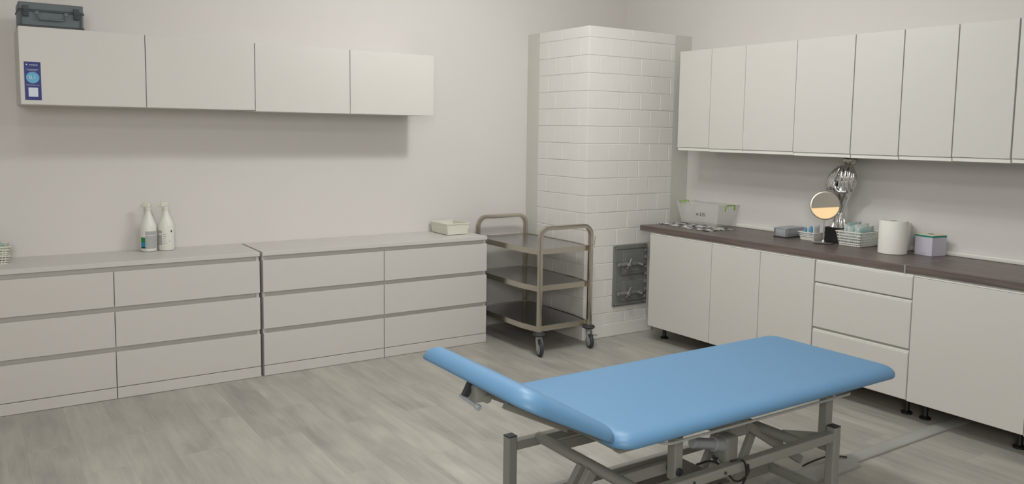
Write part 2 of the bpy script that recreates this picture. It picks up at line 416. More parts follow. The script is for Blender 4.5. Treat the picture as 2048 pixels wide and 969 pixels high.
bm = nb(SX-.010, -.35, SY-.012, SY+.006, .0015, .098, bev=.002); box(bm, SX-.012, SX+.006, SY-.010, -.002, .0015, .098, bev=.002)
obj('skirting', bm, 'plastic', t)
# iron door plate
P0, P1, Q0, Q1 = -.752, -.416, .222, .686
pl = obj('door_plate', nb(P0, P1, SY-.014, SY+.004, Q0, Q1, bev=.003), 'iron', t)
bm = bmesh.new()
for a, b, c, d_ in ((P0+.01, P0+.028, Q0+.01, Q1-.01), (P1-.028, P1-.01, Q0+.01, Q1-.01), (P0+.01, P1-.01, Q0+.01, Q0+.028), (P0+.01, P1-.01, Q1-.028, Q1-.01)):
    box(bm, a, b, SY-.020, SY-.012, c, d_, bev=.003)
obj('raised_border', bm, 'iron', pl)
for z0, z1 in ((.465, .645), (.262, .415)):
    bm = nb(-.675, -.448, SY-.026, SY-.012, z0, z1, bev=.004)
    box(bm, -.655, -.468, SY-.031, SY-.024, z0+.018, z1-.018, bev=.004)
    obj('fire_door', bm, 'iron', pl)
for zc in (.545, .325):
    bm = nb(-.735, -.450, SY-.044, SY-.034, zc-.012, zc+.012, bev=.003)
    lathe(bm, [(.011, -.085), (.016, -.080), (.016, -.045), (.010, -.03)], (-.650, SY+.004, zc), axis='y', seg=16)
    tube(bm, [(-.715, SY-.052, zc+.002), (-.745, SY-.060, zc+.004)], .011, 10)
    tube(bm, [(-.655, SY-.055, zc-.030), (-.640, SY-.060, zc+.0), (-.615, SY-.055, zc+.045)], [.007, .010, .004], 10)
    tube(bm, [(-.535, SY-.045, zc), (-.505, SY-.065, zc-.012)], .010, 10)
    obj('latch', bm, 'ironl', pl, smooth='auto')
for zc in (.640, .590, .515, .460, .400, .340, .285):
    obj('hinge_knuckle', lathe(bmesh.new(), [(.004, -.012), (.009, -.010), (.009, .010), (.004, .012)], (-.447, SY-.030, zc), seg=12), 'ironl', pl, smooth='auto')
for xx in (P0+.019, P1-.019):
    for zz in (Q0+.019, Q1-.019):
        obj('rivet', lathe(bmesh.new(), [(.008, 0), (.007, -.003), (.003, -.0045)], (xx, SY-.020, zz), axis='y', seg=12), 'ironl', pl, smooth=True)

# ------------------------------------------------------------------ right-hand wall cabinets
def wcab(ys, label, gap=.002, dz=0):
    a, b = ys[0], ys[-1]
    t = thing('wall_cabinet', label, 'wall cabinet', (-.19, (a+b)/2, 1.404), 'tall white wall cabinets over the worktop')
    obj('carcass', nb(-.362, -.001, b+.001, a-.001, 1.404+dz, 2.122, bev=.001), 'carc', t)
    for p, q in zip(ys, ys[1:]):
        d = obj('door', nb(-.383, -.3635, q+gap, p-gap, 1.428+dz, 2.125, bev=.0012), 'white', t)
        obj('grip_lip', nb(-.376, -.3635, q+gap, p-gap, 1.406+dz, 1.4262+dz, bev=.001), 'plastic', d)
wcab([-1.025, -1.3306], 'narrow white wall cabinet at the left end of its row, beside the stove', dz=.003)
wcab([-1.3306, -1.6331, -2.0374], 'white two-door wall cabinet above the silver box', gap=.0013)
wcab([-2.0374, -2.4405], 'tall white wall cabinet above the chrome hands sculpture and round mirror', dz=-.003)
wcab([-2.4405, -2.7429], 'narrow white wall cabinet directly above the paper towel roll', gap=.004, dz=-.004)
wcab([-2.7429, -3.0405], 'narrow white wall cabinet directly above the lilac box', gap=.002, dz=-.002)
wcab([-3.0405, -3.3384], 'narrow white wall cabinet second from the right edge, above the bare worktop', gap=.004)
wcab([-3.3384, -3.75], 'white wall cabinet cut off by the right edge of the photo', gap=.004, dz=.002)

# ------------------------------------------------------------------ base cabinets
def bcab(a, b, label, drawers=False, zb=.113):
    t = thing('base_cabinet', label, 'base cabinet', (-.30, (a+b)/2, 0), 'white base cabinets under the worktop')
    bm = nb(-.576, -.002, b+.001, a-.001, .115, .808)
    obj('carcass', bm, 'carc', t)
    if not drawers:
        d = obj('door', nb(-.597, -.5775, b+.0018, a-.0018, zb, .792, bev=.0015), 'white', t)
        obj('grip_lip', nb(-.594, -.5775, b+.0018, a-.0018, .7935, .800, bev=.001), 'plastic', d)
    else:
        for z0, z1 in ((.672, .792), (.401, .655), (.121, .380)):
            bm = nb(-.597, -.5775, b+.004, a-.004, z0, z1, bev=.005, seg=3)
            d = obj('drawer', bm, 'white', t)
            obj('grip_lip', nb(-.590, -.5775, b+.004, a-.004, z1+.0005, z1+.010, bev=.001), 'plastic', d)
    for xx in (-.45, -.08):
        for yy in (a-.030, b+.075):
            bm = lathe(bmesh.new(), [(.030, .001), (.030, .010), (.018, .016), (.014, .022), (.014, .088), (.026, .094), (.026, .1145)], (xx, yy, 0), seg=20)
            obj('foot', bm, 'black', t, smooth='auto')
bcab(-.995, -1.5925, 'white base cabinet with one wide door, nearest the iron stove door')
bcab(-1.5925, -1.9955, 'narrow white base cabinet, second from the stove, behind the blue couch')
bcab(-1.9955, -2.3942, 'narrow white base cabinet just left of the drawer unit')
bcab(-2.3942, -2.9985, 'white base cabinet with three drawers', True)
bcab(-2.9985, -3.5835, 'white base cabinet with one wide door, right of the drawer unit', zb=.118)
bcab(-3.5835, -4.18, 'white base cabinet cut off at the right edge of the photo')

# worktops
def worktop(a, b, label):
    bm = nb(-.59, -.001, b, a, .8085, .8485, bev=.003)
    return solo('worktop', bm, 'wood', label, 'worktop', group='brown laminate worktops')
worktop(-.876, -2.943, 'long brown laminate worktop carrying the mirror, baskets and paper roll')
worktop(-2.9465, -4.20, 'bare brown laminate worktop right of the metal joint strip')
bm = nb(-.593, -.004, -2.9462, -2.9433, .815, .8492); box(bm, -.5935, -.588, -2.9485, -2.941, .803, .8496, bev=.0008)
solo('joint_strip', bm, 'silver', 'thin aluminium strip joining the two brown worktops', 'strip')

# ------------------------------------------------------------------ floor duct
def halfduct(bm, x0, x1, yc, w_, h, n=10):
    out = []
    for k in range(n+1):
        a = math.pi*k/n; out.append((yc-w_/2*math.cos(a), h*(math.sin(a)**.7)))
    A = [bm.verts.new((x0, y, z+.001)) for y, z in out]; B = [bm.verts.new((x1, y, z+.001)) for y, z in out]
    for k in range(n): bm.faces.new((A[k], A[k+1], B[k+1], B[k]))
    bm.faces.new(A); bm.faces.new(B[::-1]); bm.faces.new((A[0], B[0], B[n], A[n]))
t = thing('cable_duct', 'grey half-round cable duct on the floor running under the base cabinets', 'cable duct', (-.9, -3.155, 0))
bm = bmesh.new(); halfduct(bm, -1.37, -.12, -3.152, .082, .016); obj('duct_cover', bm, 'duct', t, smooth='auto')
bm = bmesh.new(); halfduct(bm, -1.86, -1.34, -3.165, .122, .019); obj('duct_sleeve', bm, 'duct', t, smooth='auto')

# ------------------------------------------------------------------ blue treatment couch
def pad(L_, W_, T_, rc, re, seg=18, rseg=14, corners=(1, 1, 1, 1)):
    """rounded slab, local x 0..L, y -W/2..W/2, z -T..0; rc corner radii, re edge rounding"""
    bm = bmesh.new(); rings = []
    def outline(ins):
        pts = []
        cs = [(L_, W_/2, 0), (0, W_/2, 90), (0, -W_/2, 180), (L_, -W_/2, 270)]
        for (cx, cy, a0), rk in zip(cs, corners):
            r = rc*rk
            ccx = cx-(r if cx > 0 else -r); ccy = cy-(r if cy > 0 else -r)
            rr = max(r-ins, .002)
            ox = ccx; oy = ccy
            if r-ins < .002:
                d_ = .002-(r-ins); ox += -d_ if cx > 0 else d_; oy += -d_ if cy > 0 else d_
            for k in range(seg+1):
                a = math.radians(a0+90*k/seg); pts.append((ox+rr*math.cos(a), oy+rr*math.sin(a)))
        return pts
    prof = [(.012, -T_), (.004, -T_+.001), (.0005, -T_+.005), (0, -T_+.010)]
    hz = T_-.010
    prof += [(re*(1-math.cos(math.radians(a))), -hz+hz*math.sin(math.radians(a))) for a in [90*k/rseg for k in range(1, rseg+1)]]
    prof += [(re+.05, .0015), (re+.12, .003)]
    for ins, z in prof: rings.append([bm.verts.new((x, y, z)) for x, y in outline(ins)])
    for a, b in zip(rings, rings[1:]):
        n = len(a)
        for k in range(n): bm.faces.new((a[k], a[(k+1) % n], b[(k+1) % n], b[k]))
    bm.faces.new(rings[0][::-1]); bm.faces.new(rings[-1])
    return bm
CX0, CX1, CYC, CW, CT = -3.03, -1.435, -3.108, .695, .552
co = thing('treatment_couch', 'sky blue padded treatment couch with raised head section on a grey steel frame', 'treatment couch', (-2.4, CYC, 0))
bm = pad(CX1-CX0, CW, .046, .085, .062, corners=(1, .9, .9, 1))
bmesh.ops.translate(bm, verts=bm.verts, vec=(CX0, CYC, CT)); obj('body_pad', bm, 'blue', co, smooth='auto')
TH = math.radians(29.3)
hm = Matrix.Translation((CX0+.026, CYC, CT+.012)) @ Matrix.Rotation(TH, 4, 'Y')
def hp(bm):
    bmesh.ops.transform(bm, matrix=hm, verts=bm.verts); return bm
HL = .44
bm = pad(HL, CW, .066, .090, .062, corners=(.9, 1, 1, .9))
bmesh.ops.translate(bm, verts=bm.verts, vec=(-HL, 0, 0))
for v in bm.verts: v.co.z *= .68+.32*(-v.co.x/HL)
obj('head_pad', hp(bm), 'blue', co, smooth='auto')
obj('under_board', nb(CX0+.03, CX1-.03, CYC-.300, CYC+.300, CT-.060, CT-.0465, bev=.002), 'board', co)
bm = nb(-HL+.12, -.03, -.28, .28, -.076, -.0665, bev=.002)
for v in bm.verts: v.co.z += .066*.32*(1+v.co.x/HL)
obj('head_board', hp(bm), 'board', co)
# upper frame (under the pad)
F = .019
bm = bmesh.new()
zf = CT-.060-F
for y in (-3.34, -2.88): tube(bm, [(CX0+.08, y, zf), (CX1-.06, y, zf)], F, square=True)
for x in (CX0+.10, -2.695, -2.15, -1.80, CX1-.08): tube(bm, [(x, -3.34, zf), (x, -2.88, zf)], F, square=True)
obj('upper_frame', bm, 'frame', co)
obj('end_tab', nb(-1.47, -1.43, -3.33, -3.29, .470, .484, bev=.002), 'frame', co)
for y in (-.11, .11): obj('head_rail', hp(tube(bmesh.new(), [(-.32, y, -.083), (-.04, y, -.070)], .011, square=True)), 'frame', co)
# four hanging posts
for x, y in ((-2.672, -3.34), (-1.80, -3.34), (-2.672, -2.88), (-1.80, -2.88)):
    zb = .30 if x < -2 else .225
    p = obj('hanging_post', tube(bmesh.new(), [(x, y, zb), (x, y, zf-F)], .0205, square=True), 'frame', co)
    obj('pivot_bolt', lathe(bmesh.new(), [(.012, -.030), (.015, -.026), (.015, .026), (.012, .030)], (x, y, zb+.03), axis='y', seg=16), 'dark', p, smooth='auto')
# base frame: posts, rails
BY0, BY1, BX0, BX1, BZ = -3.405, -2.80, -3.02, -1.835, .318
for x, y in ((BX0, BY0), (BX1, BY0), (BX0, BY1), (BX1, BY1)):
    bm = tube(bmesh.new(), [(x, y, .02), (x, y, BZ+.030)], .021, square=True)
    p = obj('leg', bm, 'frame', co)
    obj('leg_cap', nb(x-.020, x+.020, y-.020, y+.020, BZ+.0302, BZ+.034, bev=.001), 'dark', p)
    obj('rubber_foot', lathe(bmesh.new(), [(.026, .001), (.028, .006), (.024, .020)], (x, y, 0), seg=20), 'rubber', p, smooth='auto')
for y in (BY0, BY1):
    rl = obj('base_rail', tube(bmesh.new(), [(BX0+.021, y, BZ-.008), (BX1-.021, y, BZ-.008)], .019, square=True), 'frame', co)
    if y == BY1: obj('low_rail', tube(bmesh.new(), [(BX0+.021, y, .085), (BX1-.021, y, .085)], .016, square=True), 'frame', co)
    if y == BY0:
        for x in (-2.66, -2.50):
            obj('bolt', lathe(bmesh.new(), [(.005, -.023), (.006, -.0215), (.006, -.018)], (x, y, BZ-.008), axis='y', seg=10), 'dark', rl)
# pivot shafts and levers
for x, z, nx, nz in ((-2.895, .325, -2.672, .325), (-2.02, .31, -1.80, .255)):
    sh = obj('pivot_shaft', tube(bmesh.new(), [(x, BY0+.02, z), (x, BY1-.015, z)], .021, 16), 'frame', co, smooth='auto')
    for y in (-3.295, -2.925):
        obj('lever', tube(bmesh.new(), [(x+.01, y, z), (nx+.02, y, nz)], (.010, .021), square=True), 'frame', co)
# centre struts
for y in (-3.135, -3.085):
    obj('centre_strut', tube(bmesh.new(), [(-2.905, y-.02, .31), (-3.05, y-.02, .10)], (.013, .022), square=True), 'frame', co)
obj('cross_tube', tube(bmesh.new(), [(BX0+.02, BY0, .085), (BX0+.02, BY1, .085)], .019, square=True), 'frame', co)
obj('cross_tube', tube(bmesh.new(), [(BX1+.005, BY0, .065), (BX1+.005, -3.08, .065)], .017, square=True), 'frame', co)
obj('low_rail', tube(bmesh.new(), [(-2.45, -3.09, .062), (BX1-.015, -3.09, .062)], .018, square=True), 'frame', co)
# lifting linkage in the middle
for y in (-3.19, -3.02):
    obj('lift_arm', tube(bmesh.new(), [(-2.12, y, .345), (-1.66 if y > -3.1 else -1.75, y, .115)], (.012, .018), square=True), 'frame', co)
    obj('lift_strut', tube(bmesh.new(), [(-2.03, y+.03, .30), (-2.14, y+.03, .09)], (.012, .018), square=True), 'frame', co)
bm = nb(-2.22, -2.10, -3.20, -3.01, .300, .372, bev=.01); box(bm, -2.19, -2.12, -3.17, -3.04, .37, zf, bev=.004)
obj('lift_bracket', bm, 'frame', co)
ac = obj('actuator', lathe(bmesh.new(), [(.016, 0), (.022, .004), (.022, .12), (.030, .124), (.030, .20), (.020, .21)], (-2.44, -3.20, .335), axis=Vector((.97, 0, -.24)), seg=24), 'silver', co, smooth='auto', label='silver cylindrical lifting motor')
obj('motor_housing', nb(-2.275, -2.205, -3.235, -3.165, .215, .33, bev=.014, seg=3), 'frame', ac, smooth='auto')
obj('piston_rod', tube(bmesh.new(), [(-2.30, -3.20, .24), (-2.24, -3.20, .17), (-2.21, -3.2, .12)], .010, 12), 'chrome', ac, smooth='auto')
obj('motor_tray', nb(-2.62, -2.27, -3.26, -2.95, .150, .162, bev=.002), 'board', co)
bm = nb(-2.70, -2.58, -3.18, -3.05, .405, zf-F, bev=.004); box(bm, -2.66, -2.62, -3.15, -3.08, .355, .41, bev=.004)
obj('spring_bracket', bm, 'board', co)
# thin foot-control bar along the near edge
yb, zz = -3.430, .484
pts = [(-2.80, -3.36, zz+.01)]+arc((-2.78, -3.395, zz), .04, 180, 270, (1, 0, 0), (0, 1, 0), 6)+arc((-1.80, -3.395, zz), .04, 270, 360, (1, 0, 0), (0, 1, 0), 6)+[(-1.76, -3.35, zz+.006)]
bm = tube(bmesh.new(), pts, .0052, 10)
for x in (-2.80, -1.80): tube(bm, [(x, -3.36, zz+.006), (x, -3.335, zf)], .005, 8)
obj('control_bar', bm, 'duct', co, smooth='auto')
# head adjustment handle
bm = tube(bmesh.new(), [(-3.375, -3.10, .715), (-3.405, -3.10, .66)], (.008, .012), square=True)
obj('handle_stem', bm, 'dark', co)
bm = tube(bmesh.new(), [(-3.409, -3.08, .658), (-3.409, -3.19, .650)], .0065, 12); lathe(bm, [(.009, 0), (.010, .004), (.010, .016), (.007, .020)], (-3.409, -3.18, .6506), axis=Vector((0, -1, -.06)), seg=16)
obj('adjustment_handle', bm, 'silver', co, smooth='auto')
bm = nb(-3.385, -3.335, -3.135, -3.09, .64, .70, bev=.007); lathe(bm, [(.013, -.028), (.015, -.025), (.015, .025), (.013, .028)], (-3.340, -3.115, .65), axis='y', seg=20)
obj('clamp_block', bm, 'frame', co, smooth='auto')
# cable loops
bm = tube(bmesh.new(), smooth([(-2.45, -3.40, .335), (-2.425, -3.43, .345), (-2.405, -3.434, .325), (-2.40, -3.436, .285), (-2.42, -3.438, .255), (-2.46, -3.44, .235), (-2.51, -3.44, .25), (-2.545, -3.44, .29), (-2.535, -3.44, .245), (-2.50, -3.44, .205), (-2.50, -3.43, .16), (-2.49, -3.40, .12)]), .0040, 8)
obj('cable', bm, 'black', co, smooth='auto')
bm = tube(bmesh.new(), smooth([(-2.49, -3.434, .30), (-2.46, -3.436, .275), (-2.425, -3.436, .27), (-2.39, -3.436, .29), (-2.385, -3.43, .32)]), .0040, 8)
obj('cable', bm, 'black', co, smooth='auto')
bm = tube(bmesh.new(), smooth([(-2.46, -3.25, .27), (-2.38, -3.24, .262), (-2.32, -3.235, .235), (-2.29, -3.23, .20)]), .0045, 8)
obj('cable', bm, 'black', co, smooth='auto')
pts = [(-1.58, -3.085, .006), (-1.55, -3.09, .014), (-1.50, -3.10, .024), (-1.42, -3.105, .026), (-1.37, -3.13, .024), (-1.352, -3.16, .026)]
bm = tube(bmesh.new(), smooth(pts), .0040, 8)
solo('power_cable', bm, 'black', 'black power cable lying on the floor duct beneath the couch', 'cable', smooth='auto')

# ------------------------------------------------------------------ steel trolley
tr = thing('trolley', 'three-tier stainless steel trolley on castors in front of the tiled stove', 'trolley', (-1.32, -.525, 0))
TX0, TX1, TYN, TYF, TH_ = -1.541, -1.103, -.93, -.12, .878
r_ = .07
for y in (TYN, TYF):
    pts = [(TX0, y, .165), (TX0, y, TH_-r_-.02)]+arc((TX0+r_, y, TH_-r_), r_, 180, 90, (1, 0, 0), (0, 0, 1), 8)+arc((TX1-r_, y, TH_-r_), r_, 90, 0, (1, 0, 0), (0, 0, 1), 8)+[(TX1, y, TH_-r_-.02), (TX1, y, .165)]
    obj('handle_frame', tube(bmesh.new(), pts, .0145, square=True), 'steel', tr, smooth='auto')
for zt in (.735, .480, .200):
    c = .026; cy = .165
    y0, y1 = TYN+.014, TYF-.014; x0, x1 = TX0-.030, TX1+.012
    out = [(x0+c, y0), (x1-c, y0), (x1, y0+cy), (x1, y1-cy), (x1-c, y1), (x0+c, y1), (x0, y1-cy), (x0, y0+cy)]
    bm = bmesh.new(); prism(bm, [(x+(.0025 if x < -1.3 else -.0025), y+(.0025 if y < -.5 else -.0025)) for x, y in out], zt-.009, zt-.005)
    t_ = .003
    inn = [(x0+c+t_, y0+t_), (x1-c-t_, y0+t_), (x1-t_, y0+cy+t_), (x1-t_, y1-cy-t_), (x1-c-t_, y1-t_), (x0+c+t_, y1-t_), (x0+t_, y1-cy-t_), (x0+t_, y0+cy+t_)]
    n = 8
    sf = obj('shelf', bm, 'sheet', tr)
    bm = bmesh.new()
    rings = [[bm.verts.new((x, y, z)) for x, y in o_] for o_, z in ((out, zt-.038), (out, zt), (inn, zt), (inn, zt-.038))]
    for a, b in zip(rings, rings[1:]+rings[:1]):
        for k in range(n): bm.faces.new((a[k], a[(k+1) % n], b[(k+1) % n], b[k]))
    for xx, s in ((TX0, 1), (TX1, -1)):
        for yy, q in ((TYN, 1), (TYF, -1)): box(bm, xx-.010, xx+.010, min(yy, yy+q*.03), max(yy, yy+q*.03), zt-.026, zt-.004, bev=.002)
    obj('shelf_rim', bm, 'steel', sf)
    for xx in (TX0, TX1):
        obj('screw', lathe(bmesh.new(), [(.006, -.018), (.006, -.015), (.0055, -.012)], (xx, TYN, zt-.015), axis='y', seg=10), 'chrome', sf)
for xx, ang in ((TX0, .25), (TX1, .25)):
    for yy in (TYN, TYF):
        cs = obj('bumper', lathe(bmesh.new(), [(.014, .134), (.038, .140), (.045, .150), (.038, .160), (.016, .166)], (xx, yy, 0), seg=28), 'rubber', tr, smooth='auto')
        dx = math.sin(ang); ax = Vector((math.cos(ang), -math.sin(ang)*1.0, 0)).normalized()
        wc = Vector((xx, yy, .0505))+Vector((ax.y, -ax.x, 0))*.022
        w_ = bmesh.new(); lathe(w_, [(.036, -.012), (.046, -.011), (.050, -.006), (.0505, 0), (.050, .006), (.046, .011), (.036, .012)], wc, axis=ax, seg=32)
        wh = obj('castor_wheel', w_, 'rubber', tr, smooth='auto')
        b2 = bmesh.new(); lathe(b2, [(.010, -.016), (.034, -.0135), (.034, .0135), (.010, .016)], wc, axis=ax, seg=24); obj('hub', b2, 'castor', wh, smooth='auto')
        f_ = bmesh.new()
        for s in (-1, 1): tube(f_, [Vector((xx, yy, .125))+ax*.017*s, wc+ax*.0185*s+Vector((0, 0, .02)), wc+ax*.0185*s+Vector((0, 0, -.006))], (.0018, .011), square=True)
        box(f_, xx-.018, xx+.018, yy-.014, yy+.014, .118, .134, bev=.003)
        obj('fork', f_, 'castor', tr, smooth='auto')
        if xx == TX1: obj('brake_pedal', nb(xx+.005, xx+.045, yy-.045, yy-.018, .088, .096, bev=.003), 'steel', wh)
bm = tube(bmesh.new(), [(TX1+.012, TYN-.005, .80), (TX1+.035, TYN-.005, .80), (TX1+.030, TYN-.005, .735), (TX1+.012, TYN-.005, .73)], .0018, 8)
obj('wire_hook', bm, 'steel', tr, smooth='auto')

# ------------------------------------------------------------------ baskets
def basket(x0, x1, y0, y1, z0, h, label, m='cream', flare=.012, nx=12, ny=12, nz=5, solid=0, group=None):
    """open lattice basket; solid = share of height left plain at the top"""
    t = thing('basket', label, 'basket', ((x0+x1)/2, (y0+y1)/2, z0), group)
    z0 += .001
    bm = nb(x0, x1, y0, y1, z0+.0005, z0+.0035)
    def bar(p, q, w1=.0026, w2=.0012):
        tube(bm, [p, q], (w1, w2), square=True)
    def P(s, u, v):   # s side, u 0..1 along, v 0..1 up
        v = max(v, .06)
        f = flare*v
        if s == 0: return Vector((x0-f+(x1-x0+2*f)*u, y0-f, z0+h*v))
        if s == 1: return Vector((x0-f+(x1-x0+2*f)*u, y1+f, z0+h*v))
        if s == 2: return Vector((x0-f, y0-f+(y1-y0+2*f)*u, z0+h*v))
        return Vector((x1+f, y0-f+(y1-y0+2*f)*u, z0+h*v))
    top = 1-solid
    for s in range(4):
        n = nx if s < 2 else ny
        for k in range(n+1): bar(P(s, k/n, 0), P(s, k/n, top))
        for k in range(nz+1):
            v = k/nz*top; bar(P(s, 0, v), P(s, 1, v), .0013, .0036)
        if solid:
            vs = [bm.verts.new(P(s, u, v)) for u, v in ((0, top), (1, top), (1, 1), (0, 1))]
            nrm = (vs[1].co-vs[0].co).cross(vs[3].co-vs[0].co).normalized()*.0015
            v2 = [bm.verts.new(v_.co+nrm) for v_ in vs]
            bm.faces.new(vs); bm.faces.new(v2[::-1])
            for k in range(4): bm.faces.new((vs[k], vs[(k+1) % 4], v2[(k+1) % 4], v2[k]))
    obj('basket_body', bm, m, t)
    f = flare; bm = bmesh.new(); R = .003
    zt = z0+h
    for a in ((x0-f-R, x1+f+R, y0-f-R*2, y0-f+R), (x0-f-R, x1+f+R, y1+f-R, y1+f+R*2), (x0-f-R*2, x0-f+R, y0-f-R, y1+f+R), (x1+f-R, x1+f+R*2, y0-f-R, y1+f+R)):
        box(bm, *a, zt-.003, zt+.003, bev=.0012)
    obj('rim', bm, m, t)
    return t
ZC = .776
basket(-1.890, -1.722, -.27, -.04, ZC+.0015, .078, 'white plastic lattice basket on the right-hand chest of drawers, near the wall', solid=.45, flare=.010)
basket(-4.74, -4.580, -.23, -.06, ZC, .042, 'lower of two small cream baskets stacked at the left edge of the photo', nz=3, flare=.008)
basket(-4.74, -4.575, -.23, -.06, ZC+.0475, .045, 'upper small cream basket of the stack at the left edge, holding a grey item', nz=3, flare=.010)
bm = bmesh.new(); prism(bm, [(-4.72, -.20), (-4.61, -.21), (-4.59, -.12), (-4.67, -.08)], ZC+.053, ZC+.112, bev=.012)
solo('grey_pouch', bm, 'pouchg', 'pale grey-blue pouch in the upper basket at the left edge', 'pouch', smooth='auto')

# ------------------------------------------------------------------ spray bottles
def bottle(x, y, label, kind, rot=0):
    t = thing('spray_bottle', label, 'spray bottle', (x, y, ZC), 'white spray bottles on the left chest')
    R = .0455
    prof = [(.038, .001), (.043, .004), (R, .012), (R, .150), (.0435, .158), (.040, .168), (.032, .190), (.022, .215), (.016, .232), (.0145, .246), (.0145, .250)]
    b = obj('bottle_body', lathe(bmesh.new(), prof, (x, y, ZC), seg=40), 'plastic', t, smooth='auto')
    Rt = Matrix.Translation((x, y, 0)) @ Matrix.Rotation(rot, 4, 'Z')
    bm = bmesh.new(); lathe(bm, [(.016, ZC+.244), (.017, ZC+.248), (.017, ZC+.262), (.012, ZC+.266)], (0, 0, 0), seg=20)
    box(bm, -.030, .014, -.011, .011, ZC+.264, ZC+.296, bev=.006, seg=3)
    box(bm, -.042, -.028, -.008, .008, ZC+.274, ZC+.290, bev=.003)
    tube(bm, [(-.018, 0, ZC+.270), (-.026, 0, ZC+.256), (-.024, 0, ZC+.238)], (.006, .0025), square=True)
    bmesh.ops.transform(bm, matrix=Rt, verts=bm.verts)
    obj('spray_head', bm, 'cream', t, smooth='auto')
    def wrap(a0, a1, z0, z1, m, nm='label_print', off=.0006):
        bm = bmesh.new(); n = 10; A = []; B = []; A2 = []; B2 = []
        for k in range(n+1):
            a = math.radians(a0+(a1-a0)*k/n)
            for lst, rr, zz in ((A, R+off, z0), (B, R+off, z1), (A2, R+.0001, z0), (B2, R+.0001, z1)):
                lst.append(bm.verts.new((x+rr*math.cos(a), y+rr*math.sin(a), ZC+zz)))
        for k in range(n):
            bm.faces.new((A[k], A[k+1], B[k+1], B[k])); bm.faces.new((B2[k], B2[k+1], A2[k+1], A2[k]))
            bm.faces.new((B[k], B[k+1], B2[k+1], B2[k])); bm.faces.new((A2[k], A2[k+1], A[k+1], A[k]))
        bm.faces.new((A[0], B[0], B2[0], A2[0])); bm.faces.new((A[n], A2[n], B2[n], B[n]))
        obj(nm, bm, m, b, smooth='auto')
    # camera side is about angle -100 deg
    if kind == 0:
        wrap(-122, -35, .020, .098, 'greylab', 'grey_label'); wrap(-122, -35, .102, .125, 'greylab', 'grey_label')
        wrap(-165, -124, .058, .088, 'lgreen', 'green_label'); wrap(-165, -124, .030, .058, 'lblue', 'blue_label'); wrap(-165, -124, .022, .030, 'ink', 'dark_label')
    else:
        wrap(-175, -132, .035, .098, 'greylab', 'grey_label'); wrap(-175, -132, .108, .125, 'greylab', 'grey_label')
        wrap(-66, -56, .112, .124, 'ink', 'dark_mark')
        for k, (a, b_) in enumerate(((-125, -95), (-125, -100), (-122, -104), (-120, -100), (-124, -98))): wrap(a, b_, .045+k*.014, .048+k*.014, 'greylab', 'print_line')
        wrap(-80, -74, .055, .063, 'greylab', 'print_mark')
bottle(-3.847, -.085, 'white spray bottle with green and blue label stripe, left of the pair', 0, rot=-.5)
bottle(-3.748, -.085, 'white spray bottle with pale label and small dark mark, right of the pair', 1, rot=-.2)

# ------------------------------------------------------------------ things on the worktop
ZW = .8485
# newspaper
bm = bmesh.new(); J = random.Random(5); nx, ny = 14, 22; grid = []
ca, sa = math.cos(.30), math.sin(.30)
for i in range(nx+1):
    row = []
    for j in range(ny+1):
        u = (i/nx-.5)*.27; v = (j/ny-.5)*.52
        if j == 0 or j == ny: v += J.uniform(-.012, .012)
        if i == 0 or i == nx: u += J.uniform(-.010, .010)
        x = -.305+u*ca+v*sa*.28; y = -1.155+v-u*sa*.35
        row.append(bm.verts.new((max(x, -.55), y, ZW+.002+J.uniform(0, .0035))))
    grid.append(row)
for i in range(nx):
    for j in range(ny): bm.faces.new((grid[i][j], grid[i+1][j], grid[i+1][j+1], grid[i][j+1]))
r = bmesh.ops.extrude_face_region(bm, geom=bm.faces[:]); bmesh.ops.translate(bm, verts=[v for v in r['geom'] if isinstance(v, bmesh.types.BMVert)], vec=(0, 0, -.0015))
solo('newspaper', bm, 'news', 'crumpled black and white newspaper sheet lying at the left end of the worktop', 'newspaper')
# translucent storage box
t = thing('storage_box', 'translucent plastic storage box with lime green clips standing on the newspaper', 'storage box', (-.11, -1.08, ZW))
b0 = [(-.195, -1.265), (-.035, -1.265), (-.035, -.915), (-.195, -.915)]; t0_ = [(-.222, -1.305), (-.010, -1.305), (-.010, -.875), (-.222, -.875)]
bm = bmesh.new(); zb, zt = ZW+.0065, ZW+.160
def ringv(o_, z): return [bm.verts.new((x, y, z)) for x, y in o_]
ins = lambda o_, d_: [(x+(d_ if x < -.11 else -d_), y+(d_ if y < -1.09 else -d_)) for x, y in o_]
R4 = [ringv(ins(b0, .002), zb+.003), ringv(ins(t0_, .002), zt), ringv(t0_, zt), ringv(b0, zb)]
for a, b in zip(R4, R4[1:]):
    for k in range(4): bm.faces.new((a[k], a[(k+1) % 4], b[(k+1) % 4], b[k]))
bm.faces.new(R4[0]); bm.faces.new(R4[3][::-1])
obj('box_body', bm, 'clear', t)
bm = bmesh.new()
for a in ((-.228, -.004, -1.311, -1.300), (-.228, -.004, -.880, -.869), (-.228, -.217, -1.311, -.869), (-.015, -.004, -1.311, -.869)): box(bm, *a, zt-.003, zt+.006, bev=.0015)
obj('box_rim', bm, 'clear', t)
for yy, s in ((-1.312, -1), (-.868, 1)):
    bm = bmesh.new(); xa, xb = -.165, -.067
    tube(bm, [(xa, yy, zt-.040), (xa, yy+s*.006, zt-.010), (xa+.006, yy+s*.009, zt+.004), (xb-.006, yy+s*.009, zt+.004), (xb, yy+s*.006, zt-.010), (xb, yy, zt-.034)], (.004, .003), square=True)
    obj('clip', bm, 'green', t, smooth='auto')
for yy in (-.955,):
    bm = tube(bmesh.new(), [(-.226, yy-.04, zt+.004), (-.232, yy-.03, zt+.009), (-.232, yy+.03, zt+.009), (-.226, yy+.04, zt+.004)], (.003, .003), square=True)
    obj('clip', bm, 'green', t, smooth='auto')
bm = text_bm('w 215', .036, (-.2195, -1.125, ZW+.085), (0, -1, 0), (-.02, 0, 1))
